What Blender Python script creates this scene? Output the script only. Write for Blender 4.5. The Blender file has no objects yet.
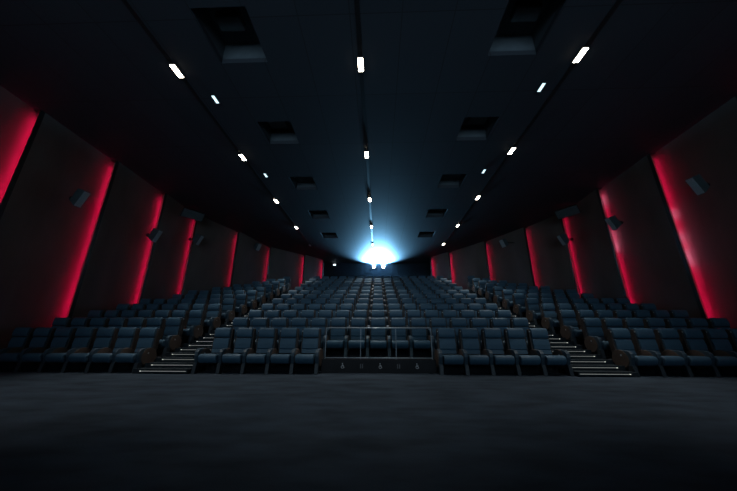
import bpy, bmesh, math, random
from mathutils import Vector, Matrix
random.seed(4)
S = bpy.context.scene
C = S.collection
PI = math.pi

# ---------------------------------------------------------------- camera
# world: x right across the hall, y towards the back wall, z up; hall floor at z = 0
CAMZ = 0.94
cam_d = bpy.data.cameras.new('camera')
cam = bpy.data.objects.new('camera', cam_d)
C.objects.link(cam)
cam_d.sensor_width = 36.0
cam_d.lens = 36.0 * 284.4 / 737.0
cam_d.clip_start = 0.05
cam_d.clip_end = 200
cam.location = (0, 0, CAMZ)
cam.rotation_euler = (Matrix.Rotation(math.radians(1.92), 4, 'Z')
                      @ Matrix.Rotation(math.radians(90 + 17.45), 4, 'X')
                      @ Matrix.Rotation(math.radians(0.15), 4, 'Z')).to_euler()
S.camera = cam

# ---------------------------------------------------------------- world, light, exposure
w = bpy.data.worlds.new('world'); S.world = w
w.use_nodes = True
w.node_tree.nodes['Background'].inputs[0].default_value = (0, 0, 0, 1)
w.node_tree.nodes['Background'].inputs[1].default_value = 0
S.view_settings.view_transform = 'Standard'
S.view_settings.look = 'None'
S.view_settings.gamma = 1
S.view_settings.exposure = 0.0
S.view_settings.use_curve_mapping = False
S.cycles.use_denoising = True
S.cycles.max_bounces = 5
S.cycles.diffuse_bounces = 3
S.cycles.glossy_bounces = 3
S.cycles.sample_clamp_indirect = 2.0

LAMP_W = 600.0          # each ceiling downlight
SCREEN_W = 210.0         # the cinema screen in front of the seats, behind the camera
SPILL_W = 23000.0       # light spilling up from each projection window
STRIP = 34.0            # red wall strips

sl = bpy.data.lights.new('screen_light', 'AREA')
sl.shape = 'RECTANGLE'; sl.size = 17; sl.size_y = 4.6; sl.spread = math.radians(80); sl.energy = SCREEN_W; sl.color = (0.55, 0.8, 1.0)
so = bpy.data.objects.new('screen_light', sl); C.objects.link(so)
so.location = (0, -5.80, 4.4); so.rotation_euler = (PI/2 + math.radians(14), 0, 0)   # faces +y, towards the seats

# ---------------------------------------------------------------- materials
def mat(name, col, rough=0.6, metal=0.0, spec=0.5, emis=None, estr=0.0, bump=None, var=None):
    """bump = (scale, strength); var = (scale, amount, stretch)"""
    m = bpy.data.materials.new(name); m.use_nodes = True
    nt = m.node_tree; b = nt.nodes['Principled BSDF']
    b.inputs['Base Color'].default_value = (*col, 1)
    b.inputs['Roughness'].default_value = rough
    b.inputs['Metallic'].default_value = metal
    b.inputs['Specular IOR Level'].default_value = spec
    if emis:
        b.inputs['Emission Color'].default_value = (*emis, 1)
        b.inputs['Emission Strength'].default_value = estr
    tc = nt.nodes.new('ShaderNodeTexCoord')
    if bump:
        n = nt.nodes.new('ShaderNodeTexNoise'); n.inputs['Scale'].default_value = bump[0]; n.inputs['Detail'].default_value = 3
        nt.links.new(tc.outputs['Object'], n.inputs['Vector'])
        bp = nt.nodes.new('ShaderNodeBump'); bp.inputs['Strength'].default_value = bump[1]; bp.inputs['Distance'].default_value = 0.01
        nt.links.new(n.outputs['Fac'], bp.inputs['Height']); nt.links.new(bp.outputs['Normal'], b.inputs['Normal'])
    if var:
        n = nt.nodes.new('ShaderNodeTexNoise'); n.inputs['Scale'].default_value = var[0]; n.inputs['Detail'].default_value = 5
        mp = nt.nodes.new('ShaderNodeMapping'); mp.inputs['Scale'].default_value = var[2] if len(var) > 2 else (1, 1, 1)
        nt.links.new(tc.outputs['Object'], mp.inputs['Vector']); nt.links.new(mp.outputs['Vector'], n.inputs['Vector'])
        r = nt.nodes.new('ShaderNodeMapRange')
        r.inputs['From Min'].default_value = 0.3; r.inputs['From Max'].default_value = 0.7
        r.inputs['To Min'].default_value = 1 - var[1]; r.inputs['To Max'].default_value = 1 + var[1]
        nt.links.new(n.outputs['Fac'], r.inputs['Value'])
        v = nt.nodes.new('ShaderNodeVectorMath'); v.operation = 'SCALE'; v.inputs[0].default_value = col
        nt.links.new(r.outputs['Result'], v.inputs['Scale']); nt.links.new(v.outputs['Vector'], b.inputs['Base Color'])
    return m

def mat_emit(name, col, strength, base=(0.02, 0.02, 0.02)):
    return mat(name, base, 0.5, emis=col, estr=strength)

M = {}
M['leather'] = mat('blue_leather', (0.048, 0.106, 0.162), 0.52, spec=0.35, bump=(60, 0.25), var=(3.0, 0.18))
M['armleather'] = mat('dark_blue_leather', (0.040, 0.068, 0.094), 0.45, spec=0.4, bump=(60, 0.25), var=(3.0, 0.15))
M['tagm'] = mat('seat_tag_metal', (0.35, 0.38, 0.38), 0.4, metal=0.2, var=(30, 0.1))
M['brown'] = mat('brown_leather', (0.105, 0.074, 0.060), 0.55, spec=0.35, bump=(60, 0.2), var=(3.0, 0.2))
M['shell'] = mat('seat_shell', (0.042, 0.034, 0.032), 0.55, spec=0.3, var=(5.0, 0.2))
M['leg'] = mat('seat_leg_metal', (0.024, 0.034, 0.044), 0.45, metal=0.0, spec=0.4, var=(5.0, 0.1))
M['plate'] = mat('number_plate_metal', (0.55, 0.57, 0.6), 0.35, metal=0.8, emis=None, var=(20, 0.1))
M['carpet'] = mat('carpet', (0.040, 0.058, 0.080), 0.95, spec=0.1, bump=(90, 0.6), var=(1.3, 0.30, (1, 2.2, 1)))
M['tier'] = mat('tier_carpet', (0.016, 0.019, 0.024), 0.95, spec=0.1, bump=(90, 0.5), var=(1.5, 0.25))
M['step'] = mat('step_carpet', (0.016, 0.024, 0.030), 0.9, spec=0.15, bump=(90, 0.5), var=(2.0, 0.2))
M['wall'] = mat('wall_fabric', (0.105, 0.092, 0.084), 0.9, spec=0.15, bump=(120, 0.5), var=(0.9, 0.18, (1, 1, 0.4)))
M['walldark'] = mat('wall_dark', (0.012, 0.013, 0.015), 0.9, spec=0.1, var=(1, 0.15))
M['black'] = mat('black_metal', (0.012, 0.013, 0.015), 0.5, spec=0.3, var=(8, 0.2))
M['postm'] = mat('post_metal', (0.25, 0.29, 0.33), 0.4, metal=0.5, var=(30, 0.1))
M['rail'] = mat('brushed_rail_metal', (0.55, 0.62, 0.68), 0.5, metal=0.5, var=(30, 0.1))
M['grey'] = mat('speaker_cabinet_grey', (0.055, 0.075, 0.085), 0.55, var=(6, 0.15))
M['grille'] = mat('speaker_grille_grey', (0.24, 0.30, 0.34), 0.6, bump=(200, 0.6), var=(40, 0.15))
M['duct'] = mat('coffer_lining', (0.080, 0.098, 0.112), 0.8, spec=0.2, var=(2, 0.15))
M['fascia'] = mat('fascia_panel', (0.016, 0.018, 0.022), 0.6, spec=0.2, var=(3, 0.2))
M['sign'] = mat('sign_white', (0.50, 0.53, 0.56), 0.5, var=(30, 0.08))
M['signdim'] = mat('sign_grey', (0.11, 0.12, 0.14), 0.5, var=(30, 0.1))
M['lamp'] = mat_emit('lamp_glow', (1.0, 0.90, 0.72), 14.0)
M['cool'] = mat_emit('cool_lamp_glow', (0.62, 0.90, 1.0), 1.6)
M['coolsmall'] = mat_emit('emergency_lamp_glow', (0.80, 0.93, 1.0), 3.0)
M['led'] = mat_emit('step_led_glow', (0.80, 0.86, 0.84), 0.30)
M['ledspot'] = mat_emit('step_led_spot_glow', (0.95, 0.98, 0.9), 0.8)
M['red'] = mat_emit('red_led_glow', (1.0, 0.006, 0.092), STRIP)
M['pink'] = mat_emit('pink_led_glow', (1.0, 0.22, 0.42), STRIP*1.15)
for _i, _f in ((5, 0.8), (6, 0.5), (7, 0.6), (8, 0.8)):
    M['red%d' % _i] = mat_emit('red_led_glow', (1.0, 0.006, 0.092), STRIP*_f)
M['lens'] = mat_emit('projector_lens_glow', (0.75, 0.93, 1.0), 60.0)

# ceiling: wide acoustic boards with thin darker joints
def ceiling_mat():
    m = bpy.data.materials.new('ceiling_boards'); m.use_nodes = True
    nt = m.node_tree; b = nt.nodes['Principled BSDF']
    tc = nt.nodes.new('ShaderNodeTexCoord'); mp = nt.nodes.new('ShaderNodeMapping')
    mp.inputs['Location'].default_value = (0.6, 0.0, 0)
    nt.links.new(tc.outputs['Object'], mp.inputs['Vector'])
    br = nt.nodes.new('ShaderNodeTexBrick'); br.offset = 0.0
    br.inputs['Scale'].default_value = 1.0
    br.inputs['Brick Width'].default_value = 1.2; br.inputs['Row Height'].default_value = 2.3
    br.inputs['Mortar Size'].default_value = 0.012; br.inputs['Mortar Smooth'].default_value = 0.2
    br.inputs['Color1'].default_value = (0.023, 0.029, 0.039, 1)
    br.inputs['Color2'].default_value = (0.027, 0.034, 0.045, 1)
    br.inputs['Mortar'].default_value = (0.012, 0.013, 0.015, 1)
    nt.links.new(mp.outputs['Vector'], br.inputs['Vector'])
    nt.links.new(br.outputs['Color'], b.inputs['Base Color'])
    b.inputs['Roughness'].default_value = 0.72; b.inputs['Specular IOR Level'].default_value = 0.5
    return m
M['ceiling'] = ceiling_mat()

def glass_mat():
    m = bpy.data.materials.new('balustrade_glass'); m.use_nodes = True
    nt = m.node_tree; nt.nodes.remove(nt.nodes['Principled BSDF'])
    out = nt.nodes['Material Output']
    t = nt.nodes.new('ShaderNodeBsdfTransparent'); t.inputs[0].default_value = (0.93, 0.97, 0.97, 1)
    g = nt.nodes.new('ShaderNodeBsdfGlossy'); g.inputs['Roughness'].default_value = 0.03
    f = nt.nodes.new('ShaderNodeFresnel'); f.inputs['IOR'].default_value = 1.45
    x = nt.nodes.new('ShaderNodeMixShader')
    nt.links.new(f.outputs[0], x.inputs[0]); nt.links.new(t.outputs[0], x.inputs[1]); nt.links.new(g.outputs[0], x.inputs[2])
    nt.links.new(x.outputs[0], out.inputs['Surface'])
    return m
M['glass'] = glass_mat()

# ---------------------------------------------------------------- helpers
def mesh_of(bm, m, name, smooth=False):
    me = bpy.data.meshes.new(name)
    bmesh.ops.recalc_face_normals(bm, faces=bm.faces)
    if smooth:
        for f in bm.faces: f.smooth = True
    bm.to_mesh(me); bm.free(); me.materials.append(m)
    return me

def obj(name, me, parent=None, loc=None):
    o = bpy.data.objects.new(name, me); C.objects.link(o)
    if parent is not None: o.parent = parent
    if loc is not None: o.location = loc
    return o

def thing(name, label, cat, loc=(0, 0, 0), rot=(0, 0, 0), group=None):
    o = bpy.data.objects.new(name, None); C.objects.link(o)
    o.empty_display_size = 0.1
    o.location = loc; o.rotation_euler = rot
    o['label'] = label; o['category'] = cat
    if group: o['group'] = group
    return o

def tag(o, label, cat, group=None, kind=None):
    o['label'] = label; o['category'] = cat
    if group: o['group'] = group
    if kind: o['kind'] = kind
    return o

def struct(name, me):
    o = obj(name, me); o['kind'] = 'structure'; return o

def box(bm, c, s, rot=None, bevel=0.0, seg=2):
    r = bmesh.ops.create_cube(bm, size=1.0)
    vs = r['verts']
    bmesh.ops.scale(bm, vec=s, verts=vs)
    if bevel > 0:
        es = list({e for v in vs for e in v.link_edges})
        rb = bmesh.ops.bevel(bm, geom=es, offset=bevel, segments=seg, affect='EDGES', profile=0.6)
        vs = [v for v in bm.verts if v in set(rb['verts']) or (v.is_valid and v in vs)]
        vs = list({v for f in rb['faces'] for v in f.verts} | {v for v in vs if v.is_valid})
    if rot is not None:
        bmesh.ops.rotate(bm, cent=(0, 0, 0), matrix=Matrix(rot) if not isinstance(rot, Matrix) else rot, verts=vs)
    bmesh.ops.translate(bm, vec=c, verts=vs)
    return vs

def boxm(c, s, rot=None, bevel=0.0, seg=2):
    bm = bmesh.new(); box(bm, c, s, rot, bevel, seg); return bm

def box6(bm, x0, x1, y0, y1, z0, z1):
    box(bm, ((x0+x1)/2, (y0+y1)/2, (z0+z1)/2), (abs(x1-x0), abs(y1-y0), abs(z1-z0)))

def prism_x(bm, prof, x0, x1, bevel=0.0, seg=2):
    """profile in (y, z), extruded across x"""
    a = [bm.verts.new((x0, y, z)) for y, z in prof]
    b = [bm.verts.new((x1, y, z)) for y, z in prof]
    n = len(prof); fs = [bm.faces.new(a), bm.faces.new(b[::-1])]
    for i in range(n):
        fs.append(bm.faces.new((a[i], a[(i+1) % n], b[(i+1) % n], b[i])))
    if bevel > 0:
        es = list({e for f in fs[:2] for e in f.edges})
        bmesh.ops.bevel(bm, geom=es, offset=bevel, segments=seg, affect='EDGES', profile=0.6)

def prism_z(bm, poly, z0, z1):
    a = [bm.verts.new((x, y, z0)) for x, y in poly]
    b = [bm.verts.new((x, y, z1)) for x, y in poly]
    n = len(poly); bm.faces.new(a); bm.faces.new(b[::-1])
    for i in range(n): bm.faces.new((a[i], a[(i+1) % n], b[(i+1) % n], b[i]))

def cyl(bm, p0, p1, r, n=12):
    p0 = Vector(p0); p1 = Vector(p1); d = p1 - p0
    res = bmesh.ops.create_cone(bm, cap_ends=True, segments=n, radius1=r, radius2=r, depth=d.length)
    q = d.to_track_quat('Z', 'Y').to_matrix()
    bmesh.ops.rotate(bm, cent=(0, 0, 0), matrix=q, verts=res['verts'])
    bmesh.ops.translate(bm, vec=(p0+p1)/2, verts=res['verts'])
    return res['verts']

# ---------------------------------------------------------------- seating rake
PITCH = 1.07
ROWS = 12
def row_y(k):                    # y of the headrest tops of row k (k = 1 is the front row)
    return 8.30 if k == 1 else 9.25 + PITCH*(k-2)
def row_floor(k):
    if k == 1: return 0.0
    j = k-2
    return 0.33 + 0.326*j + 0.002*j*j
def tier_front(k): return row_y(k) - 0.93
BAY_Y = 8.0                      # the wheelchair bay comes further forward
def floor_at(y):
    z = 0.0
    for k in range(2, ROWS+1):
        if y >= tier_front(k): z = row_floor(k)
    return z
CH = 7.0 + CAMZ                  # ceiling height over the hall floor
REAR_Y = 28.2

# ---------------------------------------------------------------- room shell
LEFT = [(-11.2, -6.2), (-11.2, 4.3), (-11.2, 7.32), (-11.2, 10.14), (-11.2, 13.02), (-11.2, 15.74),
        (-10.02, 18.8), (-9.15, 22.6), (-6.80, 25.1), (-5.40, 26.8), (-5.75, 28.3)]
RIGHT = [(11.2, -6.2), (11.2, 4.2), (11.2, 7.30), (11.2, 10.30), (11.2, 13.15), (11.2, 16.15),
         (10.1, 18.5), (8.50, 21.5), (6.40, 24.45), (5.05, 26.0), (5.55, 28.3)]

bm = bmesh.new(); box6(bm, -12.2, 12.2, -6.4, 28.5, -0.3, 0.0)
struct('floor', mesh_of(bm, M['carpet'], 'floor'))

def xlim(y, pts):
    for (xa, ya), (xb, yb) in zip(pts, pts[1:]):
        if ya <= y <= yb: return xa + (xb-xa)*(y-ya)/(yb-ya)
    return pts[-1][0]
bm = bmesh.new()
AIS0, AIS1 = 4.74, 6.15
for k in range(2, ROWS+1):
    y0, y1 = tier_front(k), (tier_front(k+1) if k < ROWS else REAR_Y)
    z = row_floor(k)
    xl = xlim(y0, LEFT); xr = xlim(y0, RIGHT)
    for a, b in ((xl-0.1, -AIS1), (-AIS0, AIS0), (AIS1, xr+0.1)):
        if b > a: box6(bm, a, b, y0, y1, 0.001, z)
box6(bm, -1.49, 1.49, BAY_Y, tier_front(2), 0.001, row_floor(2))
struct('floor_tiers', mesh_of(bm, M['tier'], 'tiers'))

# ceiling with rectangular wells
WELLS = [(s, yc, ln, wd) for yc, ln, wd in ((5.05, 1.36, 1.26), (8.55, 1.20, 1.15), (12.15, 1.25, 1.1), (15.9, 1.25, 1.1), (19.7, 1.25, 1.1)) for s in (-1, 1)]
WX = 3.55
bm = bmesh.new()
ys = -6.4
for yc, ln, wd in ((5.05, 1.36, 1.26), (8.55, 1.20, 1.15), (12.15, 1.25, 1.1), (15.9, 1.25, 1.1), (19.7, 1.25, 1.1)):
    box6(bm, -12.2, 12.2, ys, yc-ln/2, CH, CH+0.15)
    for a, b in ((-12.2, -WX-wd/2), (-WX+wd/2, WX-wd/2), (WX+wd/2, 12.2)):
        box6(bm, a, b, yc-ln/2, yc+ln/2, CH, CH+0.15)
    ys = yc+ln/2
box6(bm, -12.2, 12.2, ys, REAR_Y+0.3, CH, CH+0.15)
struct('ceiling', mesh_of(bm, M['ceiling'], 'ceiling'))

bm = bmesh.new(); box6(bm, -12.2, 12.2, REAR_Y, REAR_Y+0.3, 0, CH+0.2)
# recess line of the booth wall
struct('wall_back', mesh_of(bm, M['walldark'], 'wall_back'))
bm = bmesh.new(); box6(bm, -12.2, 12.2, -6.6, -6.2, 0, CH+0.2)
struct('wall_front', mesh_of(bm, M['walldark'], 'wall_front'))

PROUD, DEEP = 0.23, 0.02
def inward(a, b):
    d = Vector((b[0]-a[0], b[1]-a[1])).normalized()
    n = Vector((d.y, -d.x))
    if n.x * a[0] > 0: n = -n
    return d, n
def side_wall(pts, name):
    bm = bmesh.new()
    for i, (a, b) in enumerate(zip(pts, pts[1:])):
        d, n = inward(a, b)
        A = Vector(a); B = Vector(b)
        p = PROUD
        top = CH
        n0 = inward(pts[i-1], a)[1] if i else n          # the return face follows the panel before it
        poly = [A + n0*p, B + n*DEEP, B - n*0.5, A - n0*0.5]
        if i == len(pts)-2: poly = [A + n0*p, B + n*p, B - n*0.5, A - n0*0.5]
        # fabric panel above the seats, dark plinth below comes from the same panel
        prism_z(bm, [(v.x, v.y) for v in poly], 0, top)
    struct(name, mesh_of(bm, M['wall'], name))
side_wall(LEFT, 'wall_left')
side_wall(RIGHT, 'wall_right')

ORD = ['', 'first', 'second', 'third', 'fourth', 'fifth', 'sixth', 'seventh', 'eighth', 'ninth', 'tenth',
       'eleventh', 'twelfth', 'thirteenth', 'fourteenth', 'fifteenth']
PINKS = {('right', 3): [(2.4, 3.0), (3.25, 3.6), (4.2, 4.5)], ('right', 4): [(3.75, 4.3), (4.5, 4.8), (6.1, 6.55)]}
DIM = {5: 0.8, 6: 0.5, 7: 0.6, 8: 0.8}
def red_strip(pts, i, side, nth):
    a, b = pts[i-1], pts[i]
    d, n = inward(a, b); B = Vector(b)
    z0 = floor_at(b[1]-0.6) + 0.35
    z1 = CH - 0.02
    lbl = {1: 'glowing red light strip nearest the camera on the %s wall' % side}.get(
        nth, 'glowing red light strip on the %s wall, %s counted from the camera' % (side, ORD[nth]))
    t = thing('wall_light_strip', lbl, 'wall light', (B.x, B.y, z0), (0, 0, 0), 'red wall light strips')
    # black cover fin that hides the diode row and throws its light on the fabric
    fin = bmesh.new()
    p = [B + n*PROUD, B + n*(PROUD-0.012), B - d*0.13 + n*(PROUD-0.012), B - d*0.13 + n*PROUD]
    prism_z(fin, [((v-B).x, (v-B).y) for v in p], 0, z1-z0)
    p = [B + n*PROUD, B - n*0.05, B - d*0.16 - n*0.05, B - d*0.16 + n*PROUD]
    prism_z(fin, [((v-B).x, (v-B).y) for v in p], z1-z0-0.02, z1-z0)  # top cap added to keep the red light off the ceiling
    obj('cover', mesh_of(fin, M['black'], 'strip_cover'), t)
    p = [B - d*0.005 + n*(PROUD-0.013), B - d*0.005 + n*(PROUD-0.022), B - d*0.05 + n*(PROUD-0.022), B - d*0.05 + n*(PROUD-0.013)]
    zz = [0.01]; cut = []
    for a0, a1 in PINKS.get((side, i), []):
        cut.append((a0+CAMZ-z0, a1+CAMZ-z0))
    segs = []; cur = 0.01; end = z1-z0-0.25
    for a0, a1 in cut:
        segs.append((cur, a0, 'red')); segs.append((a0, a1, 'pink')); cur = a1
    segs.append((cur, end, 'red'))
    red = M['red'] if i not in DIM else M['red%d' % i]
    for a0, a1, kind in segs:
        e = bmesh.new()
        prism_z(e, [((v-B).x, (v-B).y) for v in p], a0, a1)
        o = obj('diffuser', mesh_of(e, red if kind == 'red' else M['pink'], 'strip_diffuser'), t)
        if kind == 'pink': o['label'] = 'pinkish white stretch of the light strip'
for i in range(2, 10):
    red_strip(LEFT, i, 'left', i-1)
    red_strip(RIGHT, i, 'right', i-1)

# ---------------------------------------------------------------- aisle stairs
def stairs(sign, side):
    t = thing('aisle_stairs', 'carpeted %s aisle stairs with thin white light lines between seat blocks' % side, 'stairs',
              (sign*(AIS0+AIS1)/2, 7.5, 0), (0, 0, 0), 'aisle stairs')
    n = 42
    run = PITCH/3.0
    wdt = AIS1-AIS0
    yf = 7.53
    for i in range(n):
        y0 = yf + run*i
        # height follows the rake
        z = min(0.108*(i+1) + (0.00022*i*i), row_floor(ROWS))
        y1 = y0 + run if i < n-1 else REAR_Y - 0.05
        zb = max(0.002, z-0.9)
        bm = bmesh.new()
        box(bm, (0, (y0+y1)/2-7.5, (z+zb)/2), (wdt-0.01, y1-y0, z-zb))
        s = obj('step', mesh_of(bm, M['step'], 'step'), t)
        if i < 20:
            bm = bmesh.new()
            box(bm, (sign*-0.08, y0-7.5-0.006, z-0.044), (1.16, 0.012, 0.008))
            obj('light_line', mesh_of(bm, M['led'], 'light_line'), s)
            bm = bmesh.new()
            box(bm, (sign*0.50, y0-7.5-0.010, z-0.044), (0.028, 0.014, 0.014))
            obj('light_spot', mesh_of(bm, M['ledspot'], 'light_spot'), s)
stairs(-1, 'left'); stairs(1, 'right')

# ---------------------------------------------------------------- cinema seat
SP = 0.6235
def seat_meshes():
    m = {}
    bm = bmesh.new()     # cushion with a rounded, overhanging front
    prism_x(bm, [(-0.655, 0.28), (-0.695, 0.35), (-0.69, 0.41), (-0.655, 0.448), (-0.58, 0.462), (-0.40, 0.455), (-0.10, 0.44),
                 (-0.09, 0.31), (-0.35, 0.25), (-0.60, 0.235)], -0.235, 0.235, 0.03, 3)
    m['seat_cushion'] = mesh_of(bm, M['leather'], 'seat_cushion', True)
    bm = bmesh.new()     # lower back, gently tilted
    prism_x(bm, [(-0.152, 0.465), (-0.119, 0.545), (-0.091, 0.566), (-0.113, 0.592), (-0.113, 0.700), (-0.097, 0.820), (-0.075, 0.852), (0.020, 0.852), (0.027, 0.660), (0.003, 0.465)], -0.215, 0.215, 0.018, 2)
    m['backrest'] = mesh_of(bm, M['leather'], 'backrest', False)
    bm = bmesh.new()
    prism_x(bm, [(-0.087, 0.870), (-0.116, 0.908), (-0.115, 0.988), (-0.099, 1.068), (-0.075, 1.113), (-0.024, 1.128), (0.021, 1.108), (0.035, 1.008), (0.008, 0.870)], -0.218, 0.218, 0.024, 3)
    m['headrest'] = mesh_of(bm, M['leather'], 'headrest', True)
    bm = bmesh.new()     # dark shell that wraps the back and shows beside the pads
    prism_x(bm, [(-0.092, 0.470), (-0.063, 0.660), (-0.050, 0.850), (-0.040, 1.040), (-0.018, 1.095), (0.040, 1.105), (0.076, 1.060), (0.089, 0.900), (0.092, 0.680), (0.057, 0.420)], -0.258, 0.258, 0.012, 2)
    m['back_shell'] = mesh_of(bm, M['shell'], 'back_shell', False)
    # armrest: leather front and top, round brown cheek towards the back
    bm = bmesh.new()
    prism_x(bm, [(-0.585, 0.20), (-0.655, 0.42), (-0.65, 0.51), (-0.60, 0.565), (-0.50, 0.588), (-0.30, 0.59), (-0.17, 0.56), (-0.09, 0.47),
                 (-0.075, 0.37), (-0.12, 0.26), (-0.22, 0.20)], -0.045, 0.045, 0.016, 2)
    m['armrest'] = mesh_of(bm, M['armleather'], 'armrest', False)
    bm = bmesh.new()
    prof = []
    for i in range(24):
        a = 2*PI*i/24
        prof.append((-0.30 + 0.265*math.cos(a), 0.370 + 0.222*math.sin(a)))
    prism_x(bm, prof, -0.052, 0.052, 0.005, 1)
    m['side_panel'] = mesh_of(bm, M['brown'], 'side_panel', False)
    bm = bmesh.new()
    prism_x(bm, [(-0.665, 0.0), (-0.63, 0.24), (-0.48, 0.24), (-0.48, 0.0)], -0.047, 0.047, 0.006, 1)
    m['leg'] = mesh_of(bm, M['leg'], 'leg', False)
    bm = bmesh.new()
    cyl(bm, (-0.058, -0.36, 0.46), (0.058, -0.36, 0.46), 0.022, 12)
    m['number_plate'] = mesh_of(bm, M['plate'], 'number_plate', False)
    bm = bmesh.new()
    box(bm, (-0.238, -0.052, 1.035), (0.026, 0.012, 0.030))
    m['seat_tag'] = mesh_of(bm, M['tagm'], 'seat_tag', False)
    return m
SM = seat_meshes()

def make_seat(full=True, end=0, plate=0):
    """end: -1 / +1 adds the closing armrest on that side too; every seat owns the armrest on its left (x-)"""
    t = bpy.data.objects.new('cinema_seat', None); C.objects.link(t)
    t.empty_display_size = 0.1
    for nm in ('seat_cushion', 'backrest', 'headrest', 'back_shell'):
        pt = obj(nm, SM[nm], t)
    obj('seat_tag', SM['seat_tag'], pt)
    for s in ((-1, 1) if end else (-1,)):
        x = s*SP/2
        a = obj('armrest', SM['armrest'], t, (x, 0, 0))
        sp = obj('side_panel', SM['side_panel'], a)
        if plate == s: obj('number_plate', SM['number_plate'], sp)
        obj('leg', SM['leg'], t, (x, 0, 0))
    return t

def copy_tree(o, parent=None):
    c = o.copy(); C.objects.link(c)
    if parent is not None: c.parent = parent
    for ch in list(o.children): copy_tree(ch, c)
    return c

protos = {}
used = set()
def place_seat(x, k, end, plate, label):
    key = (end, plate)
    if key not in protos:
        protos[key] = make_seat(True, end, plate)
    p = protos[key]
    o = p if key not in used else copy_tree(p)
    used.add(key)
    o.location = (x, row_y(k), row_floor(k) + 0.001)
    o['label'] = label; o['category'] = 'cinema seat'; o['group'] = 'rows of blue cinema seats'
    return o

SIDE_LIMIT = {1: 11, 2: 11, 3: 11, 4: 11, 5: 10.8, 6: 10.5, 7: 10.0, 8: 9.4, 9: 8.8, 10: 8.2, 11: 7.6, 12: 7.0}
def blocks(k):
    """seat centres of row k as (block, side, x list)"""
    out = []
    if k == 1:
        cl = [-4.6765 + SP*(i+0.5) for i in range(5)]
        cr = [4.6765 - SP*(i+0.5) for i in range(5)][::-1]
        out.append(('centre-left', cl)); out.append(('centre-right', cr))
    else:
        out.append(('centre', [SP*(i-7) for i in range(15)]))
    y = row_y(k)
    for nm, pts, s in (('left', LEFT, -1), ('right', RIGHT, 1)):
        lim = min(abs(xlim(min(y+0.15, 28), pts)) - 0.33, SIDE_LIMIT.get(k, 0))
        xs = []
        for i in range(7):
            x = 6.215 + SP*(i+0.5)
            if x + SP/2 < lim: xs.append(s*x)
        if xs: out.append((nm, sorted(xs)))
    return out

def seat_label(k, blk, i, n):
    row = 'front' if k == 1 else ORD[k]
    if blk == 'centre-left':
        where = {0: 'first seat from the left aisle', 1: 'second seat from the left aisle', 2: 'middle seat of the five left of the railing',
                 3: 'second seat left of the glass railing', 4: 'directly left of the glass railing'}[i]
        return 'blue cinema seat in the front row, ' + where
    if blk == 'centre-right':
        where = {4: 'first seat from the right aisle', 3: 'second seat from the right aisle', 2: 'middle seat of the five right of the railing',
                 1: 'second seat right of the glass railing', 0: 'directly right of the glass railing'}[i]
        return 'blue cinema seat in the front row, ' + where
    if blk == 'centre':
        if i == 7: where = 'exactly in the middle'
        elif i < 7: where = ('beside the left aisle' if i == 0 else ORD[i+1] + ' from the left aisle')
        else: where = ('beside the right aisle' if i == 14 else ORD[15-i] + ' from the right aisle')
        return 'blue cinema seat, %s row of the centre block, %s' % (row, where)
    a = (n-1-i) if blk == 'left' else i      # 0 = beside the aisle
    where = 'beside the stairs' if a == 0 else ('against the wall end' if a == n-1 else ORD[a+1] + ' from the stairs')
    return 'blue cinema seat, %s row of the %s side block, %s' % (row, blk, where)

rest = []; n_single = 0
for k in range(1, ROWS+1):
    for blk, xs in blocks(k):
        n = len(xs)
        for i, x in enumerate(xs):
            end = 1 if i == n-1 else 0
            plate = 0
            if i == 0 and blk in ('centre', 'centre-left', 'right'): plate = -1
            if i == n-1 and blk in ('centre', 'centre-right', 'left'): plate = 1
            if n_single < 300:
                n_single += 1
                place_seat(x, k, end, plate, seat_label(k, blk, i, n))
            else:
                rest.append((x, k, end))
# the far seats, beyond three hundred, as one mesh
bm = bmesh.new()
mats = [M['leather'], M['shell'], M['brown']]
for x, k, end in rest:
    for nm, mi in (('seat_cushion', 0), ('backrest', 0), ('headrest', 0), ('back_shell', 1), ('armrest', 0), ('side_panel', 2), ('leg', 1)):
        for s in ((-1, 1) if end else (-1,)) if nm in ('armrest', 'side_panel', 'leg') else (0,):
            n0 = len(bm.verts); f0 = len(bm.faces)
            bm.from_mesh(SM[nm]); bm.verts.ensure_lookup_table(); bm.faces.ensure_lookup_table()
            bmesh.ops.translate(bm, vec=(x + s*SP/2, row_y(k), row_floor(k)+0.001), verts=bm.verts[n0:])
            for f in bm.faces[f0:]: f.material_index = mi
me = bpy.data.meshes.new('far_seats'); bm.to_mesh(me); bm.free()
for m_ in mats: me.materials.append(m_)
tag(obj('far_cinema_seats', me), 'dark blue cinema seats in the last rows below the projection windows', 'cinema seats', None, 'stuff')

# ---------------------------------------------------------------- glass railing on the wheelchair bay
RX = 1.41
RY = 8.02
RZ = row_floor(2)
t = thing('glass_railing', 'low glass railing with a thin metal handrail in front of the second row', 'railing', (0, RY, RZ))
bm = bmesh.new(); cyl(bm, (-RX, 0, 0.79), (RX, 0, 0.79), 0.013, 12); obj('handrail', mesh_of(bm, M['rail'], 'handrail', True), t)
bm = bmesh.new(); cyl(bm, (-RX, 0, 0.035), (RX, 0, 0.035), 0.012, 12); obj('bottom_rail', mesh_of(bm, M['rail'], 'bottom_rail', True), t)
for x in (-RX, -RX/3, RX/3, RX):
    bm = bmesh.new(); box(bm, (x, 0, 0.395), (0.014, 0.014, 0.79)); obj('post', mesh_of(bm, M['postm'], 'post'), t)
for x in (-RX*2/3, 0, RX*2/3):
    bm = bmesh.new(); box(bm, (x, 0, 0.41), (RX*2/3-0.04, 0.008, 0.72)); obj('glass_pane', mesh_of(bm, M['glass'], 'glass_pane'), t)

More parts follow.
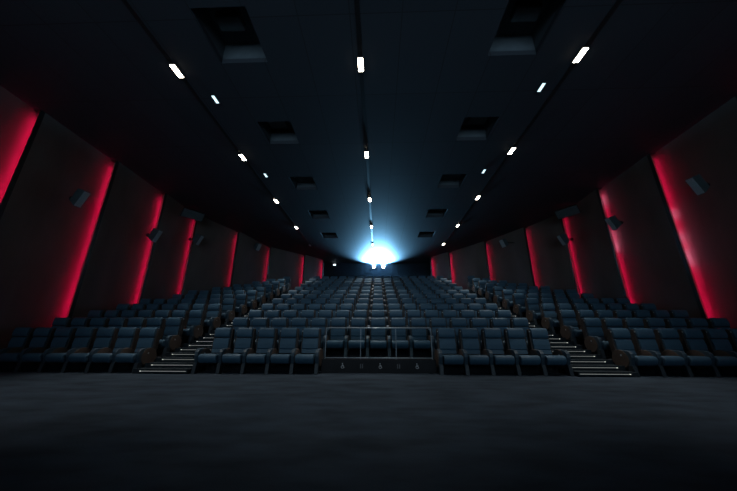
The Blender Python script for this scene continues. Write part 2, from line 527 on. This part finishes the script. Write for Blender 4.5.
bm = bmesh.new(); box(bm, (0, 0, 0), (2.98, 0.03, 0.325), bevel=0.004, seg=1)
f = obj('fascia_board', mesh_of(bm, M['fascia'], 'fascia_board'), None, (0, BAY_Y-0.017, 0.165))
tag(f, 'black fascia board below the glass railing', 'fascia')
YF = BAY_Y - 0.034
def wheelchair(x, which):
    t = thing('wheelchair_symbol', 'small white wheelchair symbol on the black fascia, ' + which, 'symbol', (x, YF, 0.165), (0, 0, 0), 'wheelchair symbols on the fascia')
    bm = bmesh.new()
    y0, y1 = -0.006, 0.002
    def poly(pts):
        a = [bm.verts.new((px*.8, y0, pz*.8)) for px, pz in pts]; b = [bm.verts.new((px*.8, y1, pz*.8)) for px, pz in pts]
        bm.faces.new(a); bm.faces.new(b[::-1]); n = len(pts)
        for i in range(n): bm.faces.new((a[i], a[(i+1) % n], b[(i+1) % n], b[i]))
    poly([(-0.012+0.016*math.cos(q*PI/5), 0.078+0.016*math.sin(q*PI/5)) for q in range(10)])      # head
    poly([(-0.022, 0.055), (-0.002, 0.055), (0.002, 0.012), (-0.020, 0.0)])                        # torso
    poly([(0.0, 0.032), (0.032, 0.032), (0.032, 0.020), (0.0, 0.020)])                             # arm
    poly([(-0.020, 0.012), (0.030, 0.012), (0.030, -0.004), (-0.020, -0.004)])                     # thigh
    poly([(0.020, 0.0), (0.036, 0.0), (0.056, -0.056), (0.040, -0.056)])                           # shin
    obj('figure', mesh_of(bm, M['sign'], 'figure'), t)
    bm = bmesh.new(); N = 14; R, r = 0.046, 0.033
    for q in range(N):
        a0 = PI*0.6 + q*(PI*1.25)/N; a1 = PI*0.6 + (q+1)*(PI*1.25)/N
        pts = [(-0.008+R*math.cos(a0), -0.024+R*math.sin(a0)), (-0.008+R*math.cos(a1), -0.024+R*math.sin(a1)),
               (-0.008+r*math.cos(a1), -0.024+r*math.sin(a1)), (-0.008+r*math.cos(a0), -0.024+r*math.sin(a0))]
        poly(pts)
    obj('wheel', mesh_of(bm, M['sign'], 'wheel'), t)
wheelchair(-0.93, 'left one'); wheelchair(0.05, 'middle one'); wheelchair(1.0, 'right one')
for x, wh in ((-0.44, 'left one'), (0.52, 'right one')):
    t = thing('fascia_vent', 'small dim grey vent plate on the black fascia between wheelchair symbols, ' + wh, 'vent', (x, YF, 0.165), (0, 0, 0), 'vent plates on the fascia')
    bm = bmesh.new(); box(bm, (0, -0.002, 0), (0.105, 0.008, 0.135)); obj('frame', mesh_of(bm, M['black'], 'frame'), t)
    for s in (-1, 1):
        bm = bmesh.new(); box(bm, (s*0.024, -0.008, 0), (0.024, 0.006, 0.10)); obj('slot', mesh_of(bm, M['signdim'], 'slot'), t)

# ---------------------------------------------------------------- ceiling lamps on their rails
def spot(name, loc, rot, energy, size, blend, col, radius=0.08, parent=None):
    l = bpy.data.lights.new(name, 'SPOT'); l.energy = energy; l.spot_size = size; l.spot_blend = blend; l.color = col; l.shadow_soft_size = radius
    o = bpy.data.objects.new(name, l); C.objects.link(o)
    if parent is not None: o.parent = parent
    o.location = loc; o.rotation_euler = rot
    return o
LINES = [('left', -5.53, -5.53), ('middle', -0.42, -0.40), ('right', 5.32, 5.36)]
LY = [5.9 + 4.02*i for i in range(5)]
for nm, xa, xb in LINES:
    y0, y1 = -5.5, 22.2
    bm = bmesh.new()
    pa = Vector((xa - (xb-xa)*0.3, y0, CH-0.03)); pb = Vector((xb, y1, CH-0.03))
    d = (pb-pa).normalized(); n = Vector((d.y, -d.x, 0))*0.055
    for s in (-1, 1):
        pass
    vs = [pa+n, pb+n, pb-n, pa-n]
    prism_z(bm, [(v.x, v.y) for v in vs], CH-0.012, CH-0.001)
    o = obj('lamp_rail', mesh_of(bm, M['black'], 'lamp_rail'))
    tag(o, 'long black lamp rail along the %s of the ceiling' % {'left': 'left side', 'middle': 'middle', 'right': 'right side'}[nm], 'rail', 'lamp rails on the ceiling')
for nm, xa, xb in LINES:
    for i, y in enumerate(LY):
        off = (i == 4 and nm == 'left')
        x = xa + (xb-xa)*i/4.0
        y = y - {'left': 0.0, 'middle': 0.04, 'right': 0.14}[nm]*(1 - i*0.15)
        if nm == 'right' and i == 4: x = 5.3
        which = ['nearest the camera', 'second from the camera', 'third from the camera', 'fourth from the camera', 'farthest from the camera'][i]
        t = thing('ceiling_lamp', ('unlit ceiling lamp on the %s rail, %s' if off else 'warm white ceiling lamp on the %s rail, %s') % (nm, which), 'ceiling lamp', (x, y, CH-0.012), (0, 0, 0), 'warm ceiling lamps')
        bm = bmesh.new()
        box(bm, (0, 0, -0.012), (0.20, 0.48, 0.024), bevel=0.006, seg=1)
        obj('housing', mesh_of(bm, M['black'], 'housing'), t)
        bm = bmesh.new(); box(bm, (0, 0, -0.03), (0.14, 0.40, 0.016), bevel=0.006, seg=2)
        obj('diffuser', mesh_of(bm, M['sign'] if off else M['lamp'], 'diffuser'), t)
        if off: continue
        e = LAMP_W*(0.35 if (i == 4) else 1.0)
        spot('lamp_light', (0, 0, -0.09), (0, 0, 0), e, math.radians(61), 1.0, (1.0, 0.96, 0.9), 0.12, t)
for x, y, lab in ((-5.0, 6.9, 'left of the middle rail, nearer pair'), (-5.1, 11.3, 'left of the middle rail, farther pair'),
                  (4.85, 6.75, 'right of the middle rail, nearer pair'), (4.75, 11.25, 'right of the middle rail, farther pair')):
    t = thing('cool_ceiling_light', 'small bluish-white ceiling light ' + lab, 'ceiling light', (x, y, CH), (0, 0, 0), 'small bluish ceiling lights')
    bm = bmesh.new(); box(bm, (0, 0, -0.02), (0.14, 0.36, 0.04), bevel=0.006, seg=1); obj('housing', mesh_of(bm, M['black'], 'housing'), t)
    bm = bmesh.new(); box(bm, (0, 0, -0.045), (0.085, 0.29, 0.014)); obj('diffuser', mesh_of(bm, M['cool'], 'diffuser'), t)

# ---------------------------------------------------------------- wells in the ceiling with air vents
PLACE = ['nearest the camera', 'second from the camera', 'third from the camera', 'fourth from the camera', 'farthest from the camera']
for q, (s, yc, ln, wd) in enumerate(WELLS):
    side = 'left' if s < 0 else 'right'
    t = thing('ceiling_well', 'square recessed ceiling well on the %s, %s' % (side, PLACE[q//2]), 'ceiling recess', (s*WX, yc, CH+0.15), (0, 0, 0), 'recessed wells in the ceiling')
    h = 0.55 if q < 4 else 0.28
    bm = bmesh.new()
    box(bm, (-wd/2-0.02, 0, h/2), (0.04, ln+0.08, h)); box(bm, (wd/2+0.02, 0, h/2), (0.04, ln+0.08, h))
    box(bm, (0, -ln/2-0.02, h/2), (wd, 0.04, h)); box(bm, (0, ln/2+0.02, h/2), (wd, 0.04, h))
    box(bm, (0, 0, h+0.02), (wd+0.08, ln+0.08, 0.04))
    obj('lining', mesh_of(bm, M['duct'], 'lining'), t)
    if q >= 4: continue                      # the farther wells are shallow and empty
    v = thing('air_vent', 'grey air vent box inside the %s ceiling well %s' % (side, PLACE[q//2]), 'air vent', (s*WX+0.05*s, yc-0.1, CH+0.15), (0, 0, 0), 'air vents in the ceiling wells')
    bm = bmesh.new(); box(bm, (0, 0, 0.26), (0.62, 0.34, 0.22), bevel=0.02, seg=1); obj('body', mesh_of(bm, M['grey'], 'body'), v)
    bm = bmesh.new(); box(bm, (0, 0, 0.46), (0.1, 0.1, 0.18)); obj('hanger', mesh_of(bm, M['black'], 'hanger'), v)
    bm = bmesh.new()
    for z in (-3, -1, 1, 3): box(bm, (0, -0.175, 0.26+z*0.027), (0.52, 0.02, 0.012))
    obj('louvre', mesh_of(bm, M['black'], 'louvre'), v)

# ---------------------------------------------------------------- wall loudspeakers
def speaker(loc, wallpt, yaw, pitch, size, label):
    """yaw: heading of the grille in degrees from -y, pitch: downwards"""
    wd, dp, ht = size
    t = thing('wall_speaker', label, 'speaker', loc, (0, 0, 0), 'wall speakers')
    R = Matrix.Rotation(math.radians(yaw), 3, 'Z') @ Matrix.Rotation(math.radians(pitch), 3, 'X')
    bm = bmesh.new()
    # wedge cabinet: front face at -y, narrower at the back
    f = [(-wd/2, -dp/2, -ht/2), (wd/2, -dp/2, -ht/2), (wd/2, -dp/2, ht/2), (-wd/2, -dp/2, ht/2)]
    b = [(-wd*0.36, dp/2, -ht*0.36), (wd*0.36, dp/2, -ht*0.36), (wd*0.36, dp/2, ht*0.42), (-wd*0.36, dp/2, ht*0.42)]
    vf = [bm.verts.new(R @ Vector(p)) for p in f]; vb = [bm.verts.new(R @ Vector(p)) for p in b]
    bm.faces.new(vf); bm.faces.new(vb[::-1])
    for i in range(4): bm.faces.new((vf[i], vf[(i+1) % 4], vb[(i+1) % 4], vb[i]))
    obj('cabinet', mesh_of(bm, M['grey'] if wd < 1 else M['black'], 'cabinet'), t)
    bm = bmesh.new(); box(bm, R @ Vector((0, -dp/2-0.012, 0)), (wd*0.92, 0.02, ht*0.94), rot=R)
    obj('grille', mesh_of(bm, M['grille'] if wd < 1 else M['grey'], 'grille'), t)
    bm = bmesh.new()
    a = R @ Vector((0, dp/2-0.02, 0)); w_ = Vector(wallpt) - Vector(loc)
    cyl(bm, a, w_, 0.028, 10)
    dirw = (w_ - a).normalized()
    q = dirw.to_track_quat('Z', 'Y').to_matrix()
    cyl(bm, w_ - dirw*0.03, w_, 0.09, 12)
    obj('bracket', mesh_of(bm, M['black'], 'bracket'), t)

z = CAMZ
def on_wall(x, y):
    pts = LEFT if x < 0 else RIGHT
    return xlim(y, pts) + (0.17 if x < 0 else -0.17)
SPK = [(-10.55, 8.75, 4.62, 80, 28, (0.20, 0.42, 0.62), 'grey wall speaker on the left wall, nearest the camera'),
       (-10.55, 12.35, 4.50, 80, 28, (0.20, 0.42, 0.62), 'grey wall speaker halfway along the left wall, over the third red strip'),
       (-10.45, 14.45, 6.50, 55, 35, (1.15, 0.40, 0.50), 'long speaker box up high on the left wall under the ceiling'),
       (-10.45, 15.30, 5.28, 80, 28, (0.20, 0.42, 0.62), 'small red-lit speaker on the left wall below the long speaker box'),
       (-9.25, 20.6, 6.45, 70, 25, (0.34, 0.34, 0.56), 'small red-lit speaker high on the left wall towards the back'),
       (10.55, 8.65, 4.75, -80, 28, (0.20, 0.42, 0.62), 'grey wall speaker on the right wall, nearest the camera'),
       (10.55, 12.15, 4.82, -80, 28, (0.20, 0.42, 0.62), 'grey wall speaker halfway along the right wall, over a pinkish red strip'),
       (10.45, 14.65, 6.50, -55, 35, (1.15, 0.40, 0.50), 'long speaker box up high on the right wall under the ceiling'),
       (10.45, 15.45, 5.16, -80, 28, (0.20, 0.42, 0.62), 'small red-lit speaker on the right wall below the long speaker box'),
       (8.75, 19.0, 6.10, -70, 25, (0.34, 0.34, 0.56), 'small grey speaker high on the right wall towards the back')]
for x, y, h, yaw, pitch, size, lab in SPK:
    wx = on_wall(x, y+0.15)
    speaker((x, y, h+CAMZ), (wx, y+0.2, h+CAMZ+0.05), -yaw if x > 0 else -yaw, pitch, size, lab) if False else \
        speaker((x, y, h+CAMZ), (wx, y+0.2, h+CAMZ+0.05), yaw, pitch, size, lab)

# ---------------------------------------------------------------- projection windows
for x, side in ((-0.40, 'left'), (0.56, 'right')):
    t = thing('projection_window', 'dazzling blue-white projection window in the back wall, the %s of two' % side, 'projection window', (x, REAR_Y, 6.59+CAMZ), (0, 0, 0), 'projection windows')
    bm = bmesh.new()
    for sx, sz, wx, wz in ((0, 0.2, 0.60, 0.05), (0, -0.2, 0.60, 0.05), (0.275, 0, 0.05, 0.35), (-0.275, 0, 0.05, 0.35)):
        box(bm, (sx, -0.03, sz), (wx, 0.06, wz))
    obj('frame', mesh_of(bm, M['black'], 'frame'), t)
    bm = bmesh.new(); cyl(bm, (0, -0.002, 0), (0, -0.03, 0), 0.13, 24)
    obj('lens', mesh_of(bm, M['lens'], 'lens'), t)
    spot('projector_spill', (0, -0.30, -0.05), (math.radians(-90-68), 0, 0), SPILL_W, math.radians(143), 0.4, (0.21, 0.56, 0.92), 0.10, t)
t = thing('emergency_lamp', 'small bright white emergency lamp on the dark back wall at left', 'emergency lamp', (-4.39, REAR_Y-0.01, 6.81+CAMZ))
bm = bmesh.new(); box(bm, (0, -0.04, 0), (0.34, 0.08, 0.20), bevel=0.01, seg=1); obj('housing', mesh_of(bm, M['black'], 'housing'), t)
bm = bmesh.new(); box(bm, (0, -0.085, 0), (0.26, 0.02, 0.13)); obj('lens', mesh_of(bm, M['coolsmall'], 'lens'), t)
